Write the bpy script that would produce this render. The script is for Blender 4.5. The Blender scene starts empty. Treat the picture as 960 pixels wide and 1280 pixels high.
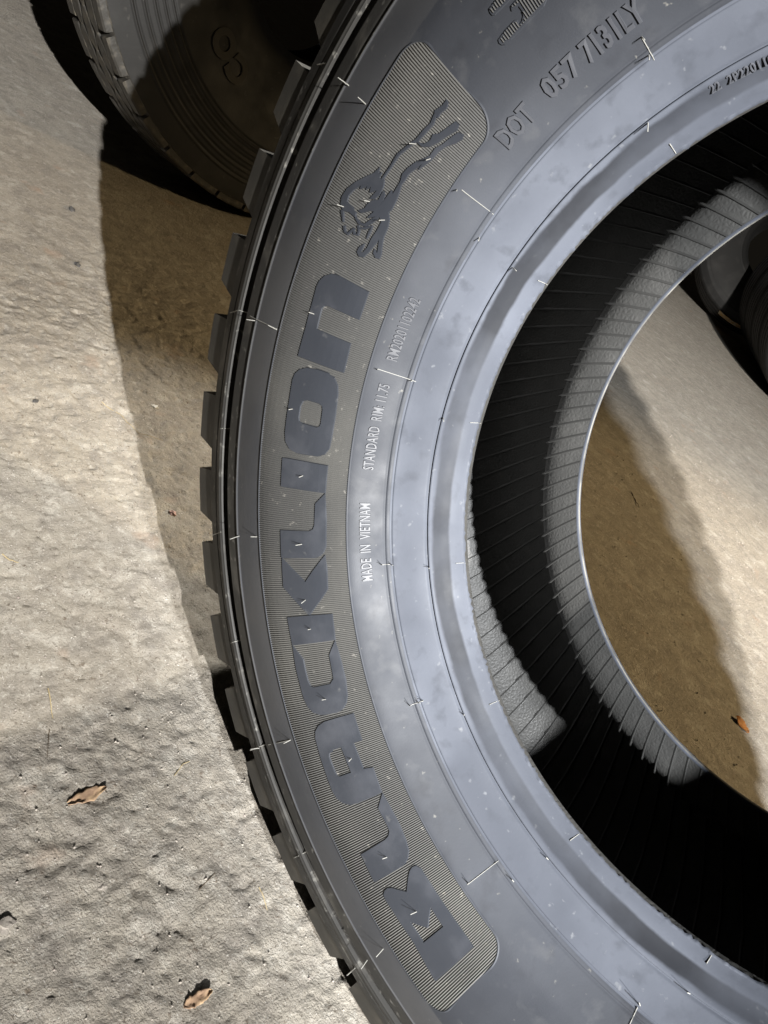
import bpy, bmesh, math, random
import numpy as np
from mathutils import Vector, Matrix
from mathutils.geometry import tessellate_polygon
random.seed(7); rng = np.random.default_rng(11)
scene = bpy.context.scene
COL = scene.collection

# ------------------------------------------------------------------ camera
# world frame: X to the right along the tyre's face, Y away through the tyre, Z up
F_PX = 961.0
CAM = Vector((-0.0245, -0.5123, 0.6793))
RW = Matrix(((0.59402, 0.70368, -0.38984), (0.6348, -0.11237, 0.76446), (0.49413, -0.70157, -0.51345)))
cam_d = bpy.data.cameras.new('camera'); cam = bpy.data.objects.new('camera', cam_d); COL.objects.link(cam)
cam_d.sensor_fit = 'HORIZONTAL'; cam_d.sensor_width = 36.0; cam_d.lens = 36.0 * F_PX / 960.0
cam_d.clip_start = 0.02; cam_d.clip_end = 100
cx, cy, cz = RW.col[0].normalized(), RW.col[1].normalized(), RW.col[2].normalized()
M = Matrix.Identity(4)
for i in range(3):
    M[i][0] = cx[i]; M[i][1] = -cy[i]; M[i][2] = -cz[i]; M[i][3] = CAM[i]
cam.matrix_world = M
scene.camera = cam

# ------------------------------------------------------------------ world, exposure
w = bpy.data.worlds.new('World'); scene.world = w; w.use_nodes = True
bg = w.node_tree.nodes['Background']; bg.inputs[0].default_value = (1.0, 0.86, 0.66, 1); bg.inputs[1].default_value = 0.006
scene.view_settings.view_transform = 'Standard'; scene.view_settings.look = 'None'
scene.view_settings.exposure = 0.15; scene.view_settings.gamma = 1.0

# ------------------------------------------------------------------ lamps
def spot(name, loc, aim, energy, half, blend, radius, color):
    d = bpy.data.lights.new(name, 'SPOT'); d.energy = energy; d.spot_size = math.radians(2 * half); d.spot_blend = blend
    d.shadow_soft_size = radius; d.color = color
    o = bpy.data.objects.new(name, d); COL.objects.link(o); o.location = loc
    o.rotation_euler = (Vector(aim) - Vector(loc)).to_track_quat('-Z', 'Y').to_euler()
    return o
spot('work_lamp', (1.384, -1.013, 1.619), (0.56, 0.0, 0.88), 700, 22.0, 0.45, 0.032, (0.96, 0.98, 1.0))
LF = Vector((-2.05, 1.0, -1.0)).normalized()                     # added far fill from the work lamp's side, brightens the left floor
wv = Vector((0.438, 0.899, 0)); vv = Vector((-0.899 * 0.4015, 0.438 * 0.4015, 0.9158))
aimf = wv * (-0.42) + vv * 0.62
spot('left_floor_fill', aimf - LF * 9.0, aimf, 8200, 6.5, 0.12, 0.045, (1.0, 0.975, 0.94))
spot('hole_floor_fill', (2.7, -3.4, 2.7), (-1.0, 3.2, 0.0), 5200, 9.5, 0.7, 0.06, (1.0, 0.95, 0.88))  # added fill behind the work lamp, lifts the floor seen through the opening
aim2 = Vector((-0.45, -0.02, 0))
spot('ceiling_lamp', aim2 + Vector((-1.5, 1.75, 3.5)), aim2, 640, 7.4, 0.35, 0.10, (1.0, 0.95, 0.86))
spot('warm_lamp', (3.6, 4.6, 3.2), (0.0, 1.3, 0.0), 1250, 12, 0.9, 0.2, (1.0, 0.74, 0.40))

# ------------------------------------------------------------------ materials
def mat(name, base, rough=0.6, spec=0.5, noise=None, bump=None, stain=None, extra=None):
    m = bpy.data.materials.new(name); m.use_nodes = True
    nt = m.node_tree; N = nt.nodes; Lk = nt.links
    b = N['Principled BSDF']; b.inputs['Roughness'].default_value = rough
    b.inputs['Specular IOR Level'].default_value = spec
    tc = N.new('ShaderNodeTexCoord')
    col = N.new('ShaderNodeRGB'); col.outputs[0].default_value = (*base, 1); cur = col.outputs[0]
    for (sc, lo, hi, c2, det, stretch) in (stain or []):
        mp = N.new('ShaderNodeMapping'); mp.inputs['Scale'].default_value = stretch
        Lk.new(tc.outputs['Object'], mp.inputs[0])
        nz = N.new('ShaderNodeTexNoise'); nz.inputs['Scale'].default_value = sc; nz.inputs['Detail'].default_value = det
        Lk.new(mp.outputs[0], nz.inputs['Vector'])
        rp = N.new('ShaderNodeMapRange'); rp.inputs[1].default_value = lo; rp.inputs[2].default_value = hi
        Lk.new(nz.outputs[0], rp.inputs[0])
        mx = N.new('ShaderNodeMix'); mx.data_type = 'RGBA'; Lk.new(rp.outputs[0], mx.inputs[0]); Lk.new(cur, mx.inputs[6])
        mx.inputs[7].default_value = (*c2, 1); cur = mx.outputs[2]
    if extra:                                       # tinted ring with a noisy edge: (hub, r0, r1, noise scale, colour)
        hubv, ra, rb_, sc, c2 = extra
        sub = N.new('ShaderNodeVectorMath'); sub.operation = 'SUBTRACT'; sub.inputs[1].default_value = hubv; Lk.new(tc.outputs['Object'], sub.inputs[0])
        fl_ = N.new('ShaderNodeVectorMath'); fl_.operation = 'MULTIPLY'; fl_.inputs[1].default_value = (1, 0, 1); Lk.new(sub.outputs[0], fl_.inputs[0])
        le = N.new('ShaderNodeVectorMath'); le.operation = 'LENGTH'; Lk.new(fl_.outputs[0], le.inputs[0])
        n1 = N.new('ShaderNodeTexNoise'); n1.inputs['Scale'].default_value = sc; n1.inputs['Detail'].default_value = 6; Lk.new(tc.outputs['Object'], n1.inputs['Vector'])
        wob = N.new('ShaderNodeMath'); wob.operation = 'MULTIPLY_ADD'; wob.inputs[1].default_value = .004; Lk.new(n1.outputs[0], wob.inputs[0]); Lk.new(le.outputs['Value'], wob.inputs[2])
        def mr(lo, hi):
            r_ = N.new('ShaderNodeMapRange'); r_.interpolation_type = 'SMOOTHSTEP'; r_.inputs[1].default_value = lo; r_.inputs[2].default_value = hi; Lk.new(wob.outputs[0], r_.inputs[0]); return r_.outputs[0]
        i1 = mr(ra + .0012, ra + .0030); i2 = mr(rb_ + .0014, rb_ + .0030)
        df = N.new('ShaderNodeMath'); df.operation = 'SUBTRACT'; Lk.new(i1, df.inputs[0]); Lk.new(i2, df.inputs[1])
        n2 = N.new('ShaderNodeTexNoise'); n2.inputs['Scale'].default_value = 9; n2.inputs['Detail'].default_value = 5; Lk.new(tc.outputs['Object'], n2.inputs['Vector'])
        r3 = N.new('ShaderNodeMapRange'); r3.inputs[1].default_value = .34; r3.inputs[2].default_value = .6; r3.inputs[3].default_value = .35; r3.inputs[4].default_value = .95; Lk.new(n2.outputs[0], r3.inputs[0])
        mu = N.new('ShaderNodeMath'); mu.operation = 'MULTIPLY'; Lk.new(df.outputs[0], mu.inputs[0]); Lk.new(r3.outputs[0], mu.inputs[1])
        mx = N.new('ShaderNodeMix'); mx.data_type = 'RGBA'; Lk.new(mu.outputs[0], mx.inputs[0]); Lk.new(cur, mx.inputs[6]); mx.inputs[7].default_value = (*c2, 1); cur = mx.outputs[2]
    Lk.new(cur, b.inputs['Base Color'])
    if noise:
        sc, a, c = noise
        nz = N.new('ShaderNodeTexNoise'); nz.inputs['Scale'].default_value = sc; nz.inputs['Detail'].default_value = 5
        Lk.new(tc.outputs['Object'], nz.inputs['Vector'])
        rp = N.new('ShaderNodeMapRange'); rp.inputs[1].default_value = .3; rp.inputs[2].default_value = .7
        rp.inputs[3].default_value = a; rp.inputs[4].default_value = c
        Lk.new(nz.outputs[0], rp.inputs[0]); Lk.new(rp.outputs[0], b.inputs['Roughness'])
    prev = None
    for (kind, sc, dist, strength) in (bump or []):
        if kind == 'noise':
            t = N.new('ShaderNodeTexNoise'); t.inputs['Detail'].default_value = 6; out = t.outputs[0]
        else:
            t = N.new('ShaderNodeTexVoronoi'); t.feature = kind; out = t.outputs[0]
        t.inputs['Scale'].default_value = sc; Lk.new(tc.outputs['Object'], t.inputs['Vector'])
        bp = N.new('ShaderNodeBump'); bp.inputs['Distance'].default_value = dist; bp.inputs['Strength'].default_value = strength
        Lk.new(out, bp.inputs['Height'])
        if prev: Lk.new(prev, bp.inputs['Normal'])
        prev = bp.outputs[0]
    if prev: Lk.new(prev, b.inputs['Normal'])
    return m
DUST = (0.16, 0.155, 0.14)
M_SIDE = mat('sidewall_rubber', (0.034, 0.0365, 0.043), 0.6, 0.28, (30, .50, .72), [('noise', 900, .0002, .25), ('noise', 60, .0006, .25)],
             [(6, .5, .75, (0.050, 0.054, 0.064), 5, (1, 1, 1)), (55, .56, .80, (0.060, 0.062, 0.067), 10, (1, 1, 1)), (33, .58, .80, (0.022, 0.023, 0.027), 8, (1, 1, 1)), (170, .70, .8, DUST, 4, (1, 1, 1))],
             extra=((0, -0.262, 0.567), .4305, .4662, 30, (0.066, 0.066, 0.068)))
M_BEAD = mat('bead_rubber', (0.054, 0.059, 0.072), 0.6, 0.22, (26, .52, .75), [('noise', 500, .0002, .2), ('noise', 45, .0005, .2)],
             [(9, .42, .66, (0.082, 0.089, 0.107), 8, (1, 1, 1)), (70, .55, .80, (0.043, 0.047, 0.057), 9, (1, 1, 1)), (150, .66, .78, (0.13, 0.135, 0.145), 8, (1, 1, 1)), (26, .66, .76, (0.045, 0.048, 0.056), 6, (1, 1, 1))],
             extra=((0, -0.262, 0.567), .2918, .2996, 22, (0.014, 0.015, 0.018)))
M_SHOULDER = mat('shoulder_rubber', (0.026, 0.025, 0.023), 0.6, 0.35, (20, .52, .75), [('noise', 300, .0003, .3)],
             [(30, .55, .75, (0.085, 0.08, 0.07), 7, (1, 1, 1)), (120, .62, .75, DUST, 5, (1, 1, 1))])
M_RIDGE = mat('ridged_rubber', (0.080, 0.079, 0.076), 0.5, 0.5, None, [('noise', 500, .0001, .2)],
             [(10, .45, .7, (0.115, 0.112, 0.103), 5, (1, 1, 1)), (200, .66, .74, (0.22, 0.21, 0.19), 3, (1, 1, 1))])
M_LETTER = mat('letter_rubber', (0.030, 0.033, 0.040), 0.45, 0.5, (30, .36, .55), [('noise', 700, .00015, .25)],
             [(30, .5, .75, (0.05, 0.053, 0.062), 6, (1, 1, 1)), (90, .66, .78, (0.09, 0.09, 0.09), 6, (1, 1, 1))])
M_TREAD = mat('tread_rubber', (0.028, 0.026, 0.022), 0.6, 0.4, None, [('noise', 250, .0005, .4)],
             [(25, .5, .75, (0.065, 0.058, 0.046), 6, (1, 1, 1))])
M_LINER = mat('liner_rubber', (0.046, 0.0455, 0.0435), 0.52, 0.35, None,
             [('DISTANCE_TO_EDGE', 240, .0010, .55), ('noise', 400, .0005, .35)], [(30, .5, .7, (0.062, 0.061, 0.058), 5, (1, 1, 1))])
M_RIB = mat('liner_rib_rubber', (0.036, 0.0355, 0.034), 0.4, 0.5)
M_SPEW = mat('spew_rubber', (0.25, 0.245, 0.225), 0.5, 0.4)
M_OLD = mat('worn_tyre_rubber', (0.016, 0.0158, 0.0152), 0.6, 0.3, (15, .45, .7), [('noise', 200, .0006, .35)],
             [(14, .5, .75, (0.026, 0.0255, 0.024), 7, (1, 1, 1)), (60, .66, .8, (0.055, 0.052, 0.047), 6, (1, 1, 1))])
M_OLDT = mat('worn_tread_rubber', (0.035, 0.033, 0.029), 0.55, 0.45, (40, .3, .7), [('noise', 120, .0015, .6)],
             [(40, .5, .75, (0.12, 0.105, 0.08), 7, (1, 1, 1))])
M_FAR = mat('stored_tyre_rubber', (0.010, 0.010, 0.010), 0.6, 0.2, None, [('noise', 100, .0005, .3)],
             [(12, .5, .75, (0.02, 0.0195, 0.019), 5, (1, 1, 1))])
M_STICK = mat('sticker_paper', (0.62, 0.40, 0.15), 0.6, 0.3, None, None, [(60, .5, .56, (0.62, 0.58, 0.5), 4, (1, 1, 1)), (300, .6, .66, (0.15, 0.12, 0.1), 4, (1, 1, 1))])
M_LEAF = mat('dry_leaf', (0.31, 0.21, 0.14), 0.7, 0.2, None, [('noise', 300, .0008, .6)], [(120, .5, .7, (0.46, 0.33, 0.20), 4, (1, 1, 1))])
M_LEAF2 = mat('orange_leaf', (0.40, 0.17, 0.045), 0.7, 0.2, None, [('noise', 300, .0008, .6)], [(120, .5, .7, (0.3, 0.12, 0.04), 4, (1, 1, 1))])
M_STRAW = mat('straw', (0.42, 0.34, 0.20), 0.7, 0.2)
M_TWIG = mat('twig', (0.10, 0.075, 0.05), 0.8, 0.2)
M_STONE = mat('stone', (0.36, 0.33, 0.29), 0.85, 0.3, None, [('noise', 300, .001, .6)], [(60, .5, .7, (0.26, 0.22, 0.2), 4, (1, 1, 1))])
M_DARKSTONE = mat('dark_stone', (0.07, 0.068, 0.066), 0.7, 0.4, None, [('noise', 300, .001, .6)])
M_WHITE = mat('white_scrap', (0.7, 0.68, 0.64), 0.6, 0.3)
M_PINK = mat('pink_stone', (0.5, 0.33, 0.29), 0.7, 0.3)

def concrete():
    m = bpy.data.materials.new('rough_concrete'); m.use_nodes = True
    nt = m.node_tree; N = nt.nodes; Lk = nt.links; b = N['Principled BSDF']
    b.inputs['Roughness'].default_value = 0.88; b.inputs['Specular IOR Level'].default_value = 0.3
    tc = N.new('ShaderNodeTexCoord')
    def nz(sc, det=6, rough=.6):
        t = N.new('ShaderNodeTexNoise'); t.inputs['Scale'].default_value = sc; t.inputs['Detail'].default_value = det
        t.inputs['Roughness'].default_value = rough; Lk.new(tc.outputs['Object'], t.inputs['Vector']); return t.outputs[0]
    def rg(o, lo, hi, a=0, c=1):
        r = N.new('ShaderNodeMapRange'); r.inputs[1].default_value = lo; r.inputs[2].default_value = hi
        r.inputs[3].default_value = a; r.inputs[4].default_value = c; Lk.new(o, r.inputs[0]); return r.outputs[0]
    def mix(f, a, c):
        x = N.new('ShaderNodeMix'); x.data_type = 'RGBA'; Lk.new(f, x.inputs[0])
        if isinstance(a, tuple): x.inputs[6].default_value = (*a, 1)
        else: Lk.new(a, x.inputs[6])
        x.inputs[7].default_value = (*c, 1); return x.outputs[2]
    c = mix(rg(nz(3.5), .35, .65), (0.29, 0.262, 0.222), (0.345, 0.318, 0.272))
    c = mix(rg(nz(26, 9, .65), .44, .66), c, (0.235, 0.215, 0.188))
    c = mix(rg(nz(17, 9, .7), .54, .70), c, (0.44, 0.415, 0.37))
    c = mix(rg(nz(75, 9, .7), .54, .68), c, (0.41, 0.385, 0.34))
    c = mix(rg(nz(120, 8, .7), .60, .68), c, (0.155, 0.128, 0.10))
    c = mix(rg(nz(330, 6, .6), .60, .68), c, (0.135, 0.115, 0.092))
    c = mix(rg(nz(520, 4), .62, .70), c, (0.60, 0.58, 0.54))
    c = mix(rg(nz(11, 3), .64, .76), c, (0.33, 0.255, 0.20))
    Lk.new(c, b.inputs['Base Color'])
    prev = None
    for sc, dist, st in ((60, .004, .45), (180, .003, .8), (480, .0016, .9), (1100, .0006, .9)):
        bp = N.new('ShaderNodeBump'); bp.inputs['Distance'].default_value = dist; bp.inputs['Strength'].default_value = st
        Lk.new(nz(sc, 7), bp.inputs['Height'])
        if prev: Lk.new(prev, bp.inputs['Normal'])
        prev = bp.outputs[0]
    Lk.new(prev, b.inputs['Normal'])
    return m
M_FLOOR = concrete()

# ------------------------------------------------------------------ helpers
def obj(name, verts, faces, m, parent=None, smooth=True, loc=None, mesh=None):
    if mesh is None:
        mesh = bpy.data.meshes.new(name); mesh.from_pydata([tuple(map(float, v)) for v in verts], [], [tuple(map(int, f)) for f in faces])
        mesh.materials.append(m)
        if smooth: mesh.polygons.foreach_set('use_smooth', [True] * len(mesh.polygons))
        mesh.update()
    o = bpy.data.objects.new(name, mesh); COL.objects.link(o)
    if parent: o.parent = parent
    if loc is not None: o.location = loc
    return o
def tag(o, label=None, cat=None, group=None, kind=None):
    if label: o['label'] = label
    if cat: o['category'] = cat
    if group: o['group'] = group
    if kind: o['kind'] = kind
    return o
def empty(name, loc, rot=(0, 0, 0)):
    o = bpy.data.objects.new(name, None); COL.objects.link(o); o.location = loc; o.rotation_euler = rot; o.empty_display_size = .1
    return o
def px_dir(px, py):
    return (RW @ Vector(((px - 480) / F_PX, (py - 640) / F_PX, 1.0)))
def px_floor(px, py, z=0.0):
    d = px_dir(px, py); t = (z - CAM.z) / d.z
    return CAM + d * t
def lathe(prof, n, hub=(0, 0, 0), flip=False, jitter=None, closed_r=False):
    # prof: list of (r, y); revolve about the local Y axis through hub
    th = np.linspace(0, 2 * np.pi, n, endpoint=False)
    V = []
    for k, (r, y) in enumerate(prof):
        rr = r + (jitter[k] if jitter is not None else 0)
        V.append(np.c_[rr * np.cos(th) + hub[0], np.full(n, y + hub[1]), rr * np.sin(th) + hub[2]])
    V = np.concatenate(V); Fs = []
    i = np.arange(n); j = (i + 1) % n
    for k in range(len(prof) - 1):
        q = np.c_[k * n + i, k * n + j, (k + 1) * n + j, (k + 1) * n + i]
        Fs.append(q[:, ::-1] if flip else q)
    return V, np.concatenate(Fs)
def pchip(x, y):
    x = np.array(x, float); y = np.array(y, float); h = np.diff(x); d = np.diff(y) / h
    m = np.zeros(len(x)); m[0] = d[0]; m[-1] = d[-1]
    for i in range(1, len(x) - 1):
        if d[i - 1] * d[i] > 0:
            w1 = 2 * h[i] + h[i - 1]; w2 = h[i] + 2 * h[i - 1]; m[i] = (w1 + w2) / (w1 / d[i - 1] + w2 / d[i])
    def f(q):
        q = np.clip(q, x[0], x[-1]); k = np.clip(np.searchsorted(x, q) - 1, 0, len(x) - 2); t = (q - x[k]) / h[k]
        return ((2*t**3-3*t**2+1)*y[k] + (t**3-2*t**2+t)*h[k]*m[k] + (-2*t**3+3*t**2)*y[k+1] + (t**3-t**2)*h[k]*m[k+1])
    return f

# ------------------------------------------------------------------ floor
def axis_coords(lo, f0, f1, hi, step, grow):
    a = list(np.arange(f0, f1 + step / 2, step)); s = step
    while a[-1] < hi: s *= grow; a.append(a[-1] + s)
    s = step; b = []
    x = f0
    while x > lo: s *= grow; x -= s; b.append(x)
    return np.array(b[::-1] + a)
def vnoise(X, Y, sc, seed):
    r = np.random.default_rng(seed); g = r.random((256, 256))
    x = X * sc + 1000.3; y = Y * sc + 1000.7
    xi = np.floor(x).astype(int); yi = np.floor(y).astype(int); fx = x - xi; fy = y - yi
    fx = fx**3*(fx*(fx*6-15)+10); fy = fy**3*(fy*(fy*6-15)+10)
    a = g[xi % 256, yi % 256]; b = g[(xi+1) % 256, yi % 256]; c = g[xi % 256, (yi+1) % 256]; d = g[(xi+1) % 256, (yi+1) % 256]
    return (a*(1-fx)+b*fx)*(1-fy)+(c*(1-fx)+d*fx)*fy - .5
def floor_height(X, Y, st=.0026):
    q = lambda f: np.clip(.42 / (st * f), 0, 1) ** 2
    c, s = math.cos(.6), math.sin(.6); U = c*X - s*Y; V = s*X + c*Y
    h = .0016*vnoise(U, V, 9, 1) + .0012*vnoise(U, V, 27, 2)*q(27) + .0016*vnoise(X, Y, 61, 3)*q(61) + .0014*vnoise(U, V, 120, 4)*q(120) + .0008*vnoise(X, Y, 230, 8)*q(200)
    sm = lambda n, a_, b_: np.clip((n - a_) / (b_ - a_), 0, 1)
    W = X + .012*vnoise(X, Y, 30, 9); Z = Y + .012*vnoise(X, Y, 30, 10)
    h += (.0016*sm(vnoise(W, Z, 34, 6), .13, .19) - .0016*sm(vnoise(W, Z, 52, 5), .20, .27))*q(90)       # smears and chips with small ledges
    h += (.0014*sm(vnoise(W, Z, 84, 11), .22, .30) - .0022*sm(vnoise(W, Z, 110, 12), .27, .33))*q(150)
    h += .0010*(1 - 4*np.abs(vnoise(W, Z, 46, 13)))*sm(vnoise(X, Y, 7, 14), .0, .2)*q(90)
    h *= .72
    return h - .0035
gx = axis_coords(-9, -1.10, 0.06, 7, .0029, 1.018); gy = axis_coords(-2.5, -.40, .36, 11, .0029, 1.018)
GX, GY = np.meshgrid(gx, gy)
step = np.maximum(np.gradient(gx)[None, :], np.gradient(gy)[:, None])
GZ = floor_height(GX, GY, step)
nx, ny = len(gx), len(gy)
fi = (np.arange(ny - 1)[:, None] * nx + np.arange(nx - 1)[None, :]).ravel()
fl = bpy.data.meshes.new('floor')
Vf = np.c_[GX.ravel(), GY.ravel(), GZ.ravel()]; Ff = np.c_[fi, fi + 1, fi + nx + 1, fi + nx]
fl.vertices.add(len(Vf)); fl.vertices.foreach_set('co', Vf.ravel())
fl.loops.add(Ff.size); fl.loops.foreach_set('vertex_index', Ff.ravel().astype(np.int32))
fl.polygons.add(len(Ff)); fl.polygons.foreach_set('loop_start', np.arange(0, Ff.size, 4, dtype=np.int32))
fl.polygons.foreach_set('use_smooth', [True] * len(Ff)); fl.update(calc_edges=True); fl.validate()
fl.materials.append(M_FLOOR)
floor = bpy.data.objects.new('floor', fl); COL.objects.link(floor)
tag(floor, 'rough beige concrete floor with pits, bumps and dust', kind='structure')

# ------------------------------------------------------------------ main tyre
LAM = math.radians(0.8)
RO, Z0, Z1, WB = 0.567, -0.045, 0.262, 0.218
HUB_W = Vector((0, 0, 0.5704))
A_W = Vector((0, math.cos(LAM), -math.sin(LAM))); UP_W = Vector((0, math.sin(LAM), math.cos(LAM)))
HUB = Vector((0, -Z1, RO))                       # hub in the tyre's own frame
tyre = empty('truck_tyre', HUB_W + A_W * Z1 - UP_W * RO, (-LAM, 0, 0))
tag(tyre, 'large new black truck tyre with ribbed BLACKLION brand panel, standing upright', 'tyre')

zf = pchip([.286, .294, .303, .326, .35, .39, .42, .431, .466, .4848, .5045, .53],
           [0, -.0145, -.026, -.044, -.070, -.084, -.0878, -.087, -.080, -.0745, -.068, -.057])
def surf(r):                                     # with fine relief (front is -y)
    r = np.asarray(r, float); z = zf(r)
    g = lambda c, s: np.exp(-((r - c) / s) ** 2)
    z = z + .0009 * g(.3255, .0006) + .0009 * g(.3292, .0006) - .0004 * g(.3273, .0009)      # twin line
    z = z + .0018 * g(.3034, .0007) - .0012 * g(.3010, .0016)                                 # bead groove
    z = z + .0022 * g(.2955, .0030) - .0008 * g(.2905, .0015)                                 # bead channel
    z = z - .0012 * g(.4668, .0012) + .0012 * g(.4695, .0012)                                 # lip
    sm = lambda a, b: np.clip((r - a) / (b - a), 0, 1)
    box = sm(.4860, .4885) * (1 - sm(.4975, .5000)); z = z + .0065 * box                      # shoulder groove
    z = z - .0014 * g(.5035, .0016) + .0012 * g(.5145, .0009)
    return z
def rsamples(a, b):
    base = np.linspace(a, b, max(2, int((b - a) / .0022) + 1))
    fine = np.concatenate([np.arange(c - .0035, c + .0036, .0004) for c in (.3255, .3290, .3030, .4672, .4872, .4988, .5035, .5145)])
    s = np.concatenate([base, fine[(fine > a + .0002) & (fine < b - .0002)]])
    s = np.unique(np.round(s, 5)); keep = [s[0]]
    for v in s[1:]:
        if v - keep[-1] > .00025: keep.append(v)
    keep[-1] = b
    return np.array(keep)
NSEG = 600
def front_part(name, a, b, m):
    r = rsamples(a, b); V, Fs = lathe(list(zip(r, surf(r))), NSEG, HUB, flip=False)
    return obj(name, V, Fs, m, tyre)
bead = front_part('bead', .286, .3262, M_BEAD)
side = front_part('sidewall', .3262, .4662, M_SIDE)
front_part('shoulder', .4662, .53, M_SHOULDER)
# carcass base under the tread, rear sidewall, rear bead
V, Fs = lathe([(.53, -.057), (.5315, -.050), (.532, .0), (.5325, .109), (.532, .218), (.5315, .268), (.53, .275)], NSEG, HUB); obj('tread_base', V, Fs, M_TREAD, tyre)
rr = np.linspace(.303, .53, 24)
V, Fs = lathe([(r, WB - zf(r) * (1 + .52 * math.sin(math.pi * (r - .303) / .227) ** .6)) for r in rr[::-1]], 240, HUB); obj('rear_sidewall', V, Fs, M_SIDE, tyre)
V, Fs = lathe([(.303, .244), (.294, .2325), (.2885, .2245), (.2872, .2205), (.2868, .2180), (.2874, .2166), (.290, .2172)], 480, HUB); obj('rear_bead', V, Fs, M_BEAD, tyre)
V, Fs = lathe([(.2880, .2192), (.2867, .2188), (.2863, .2179), (.2867, .2172), (.2880, .2168)], 480, HUB); obj('rear_toe_ring', V, Fs, mat('pale_toe_rubber', (0.15, 0.142, 0.125), 0.6, 0.3, None, None, [(40, .45, .6, (0.06, 0.058, 0.052), 5, (1, 1, 1))]), tyre)  # thin ring along the rear toe, paler than the bead rubber
# inside: liner from the rear bead round the crown to the front bead
lin = [(.290, .2172), (.300, .2165), (.312, .2163), (.322, .2178), (.3300, .2225), (.3340, .2300), (.3360, .2430), (.3385, .2680), (.343, .2900), (.353, .3080), (.37, .3200), (.40, .3290), (.44, .3290), (.475, .3150),
       (.500, .2850), (.512, .24), (.517, .109), (.514, .0), (.506, -.027), (.485, -.052), (.44, -.066), (.39, -.060), (.35, -.040), (.32, -.010), (.300, .010), (.290, .0115), (.2862, .0065), (.286, 0)]
V, Fs = lathe(lin, 480, HUB); liner = obj('inner_liner', V, Fs, M_LINER, tyre)
# ribs of the liner (spiral moulding lines)
def liner_rib():
    keys = lin[:15]; r = np.array([k[0] for k in keys]); z = np.array([k[1] for k in keys])
    t = np.linspace(0, len(keys) - 1, 46); rs = np.interp(t, range(len(keys)), r); zs = np.interp(t, range(len(keys)), z)
    dr = np.gradient(rs); dz = np.gradient(zs); ln = np.hypot(dr, dz); nr, nz_ = dz / ln, -dr / ln    # normal to cavity (+r,-z)
    V = []; Fs = []
    for k in range(len(rs)):
        th = .47 * math.log(rs[k] / .3); hk = .0009 + .0022 * math.exp(-((rs[k] - .334) / .007) ** 2)
        for (dth, off) in ((-.0030 / rs[k], -.0004), (-.0006 / rs[k], hk), (.0002 / rs[k], hk), (.0005 / rs[k], -.0004)):
            r_ = rs[k] + nr[k] * off; z_ = zs[k] + nz_[k] * off
            V.append((r_ * math.cos(th + dth), z_, r_ * math.sin(th + dth)))
        if k:
            a = (k - 1) * 4
            for q in range(3): Fs.append((a + q, a + q + 1, a + q + 5, a + q + 4))
    return V, Fs
V, Fs = liner_rib(); rib0 = None
for i in range(125):
    if rib0 is None: rib0 = obj('rib', V, Fs, M_RIB, liner); o = rib0
    else: o = obj('rib', None, None, None, liner, mesh=rib0.data)
    o.location = HUB; o.rotation_euler = (0, -2 * math.pi * i / 125, 0)

# torn rubber flash on the front toe
n = 900; th = np.linspace(0, 2 * np.pi, n, endpoint=False)
jag = np.clip(rng.normal(0, .00055, n), -.0012, .0012) + .0006 * np.sin(th * 37 + 2) * (np.sin(th * 5) > .2)
V = np.concatenate([np.c_[.2868 * np.cos(th), np.full(n, -.0012), .2868 * np.sin(th)], np.c_[(.2853 - np.abs(jag)) * np.cos(th), .0006 + jag, (.2853 - np.abs(jag)) * np.sin(th)],
                    np.c_[.2868 * np.cos(th), np.full(n, .0022), .2868 * np.sin(th)]]) + np.array(HUB)
i = np.arange(n); j = (i + 1) % n
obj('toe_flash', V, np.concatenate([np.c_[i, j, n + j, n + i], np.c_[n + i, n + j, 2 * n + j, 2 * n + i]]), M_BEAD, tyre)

# tread blocks
def polar_block(th0, th1, th0r, th1r, r0, r1, za0, za1, zb0, zb1, nt=4, cham=.004):
    # prism with tapered sides, z front (za0 at root, za1 at tip), back zb; the tip edge chamfered
    V = []; Fs = []
    lev = [(r0, th0r, th1r, za0, zb0), (r1 - cham, th0 * .9 + th0r * .1, th1 * .9 + th1r * .1, za1 * .9 + za0 * .1, zb1), (r1, th0 + .003, th1 - .003, za1 + cham * .7, zb1 - cham * .7)]
    for (r, a, b, za, zb) in lev:
        for z in (za, zb):
            for k in range(nt + 1):
                t = a + (b - a) * k / nt; V.append((r * math.cos(t), z, r * math.sin(t)))
    m = nt + 1
    for l in range(2):
        o = l * 2 * m; p = (l + 1) * 2 * m
        for k in range(nt):
            Fs.append((o + k, o + k + 1, p + k + 1, p + k)); Fs.append((o + m + k + 1, o + m + k, p + m + k, p + m + k + 1))
        Fs.append((o + m, o, p, p + m)); Fs.append((o + nt, o + m + nt, p + m + nt, p + nt))
    o = 4 * m
    for k in range(nt): Fs.append((o + k, o + k + 1, o + m + k + 1, o + m + k))
    return V, Fs
d2 = math.radians
rows = [polar_block(0, d2(4.2), d2(-.15), d2(5.55), .527, RO, -.0545, -.0435, .052, .050),
        polar_block(0, d2(6.6), d2(-.1), d2(6.8), .529, RO, .062, .064, .104, .102),
        polar_block(0, d2(6.6), d2(-.1), d2(6.8), .529, RO, .114, .116, .156, .154),
        polar_block(0, d2(4.2), d2(-.15), d2(5.55), .527, RO, .166, .168, .2725, .2615)]
for q, (V, Fs) in enumerate(rows):
    first = None
    for k in range(48):
        if first is None: o = first = obj('tread_block', V, Fs, M_TREAD, tyre, smooth=False)
        else: o = obj('tread_block', None, None, None, tyre, mesh=first.data)
        o.location = HUB; o.rotation_euler = (0, -d2(-181.1 + 7.5 * k + (3.4 if q % 2 else 0)), 0)

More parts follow.
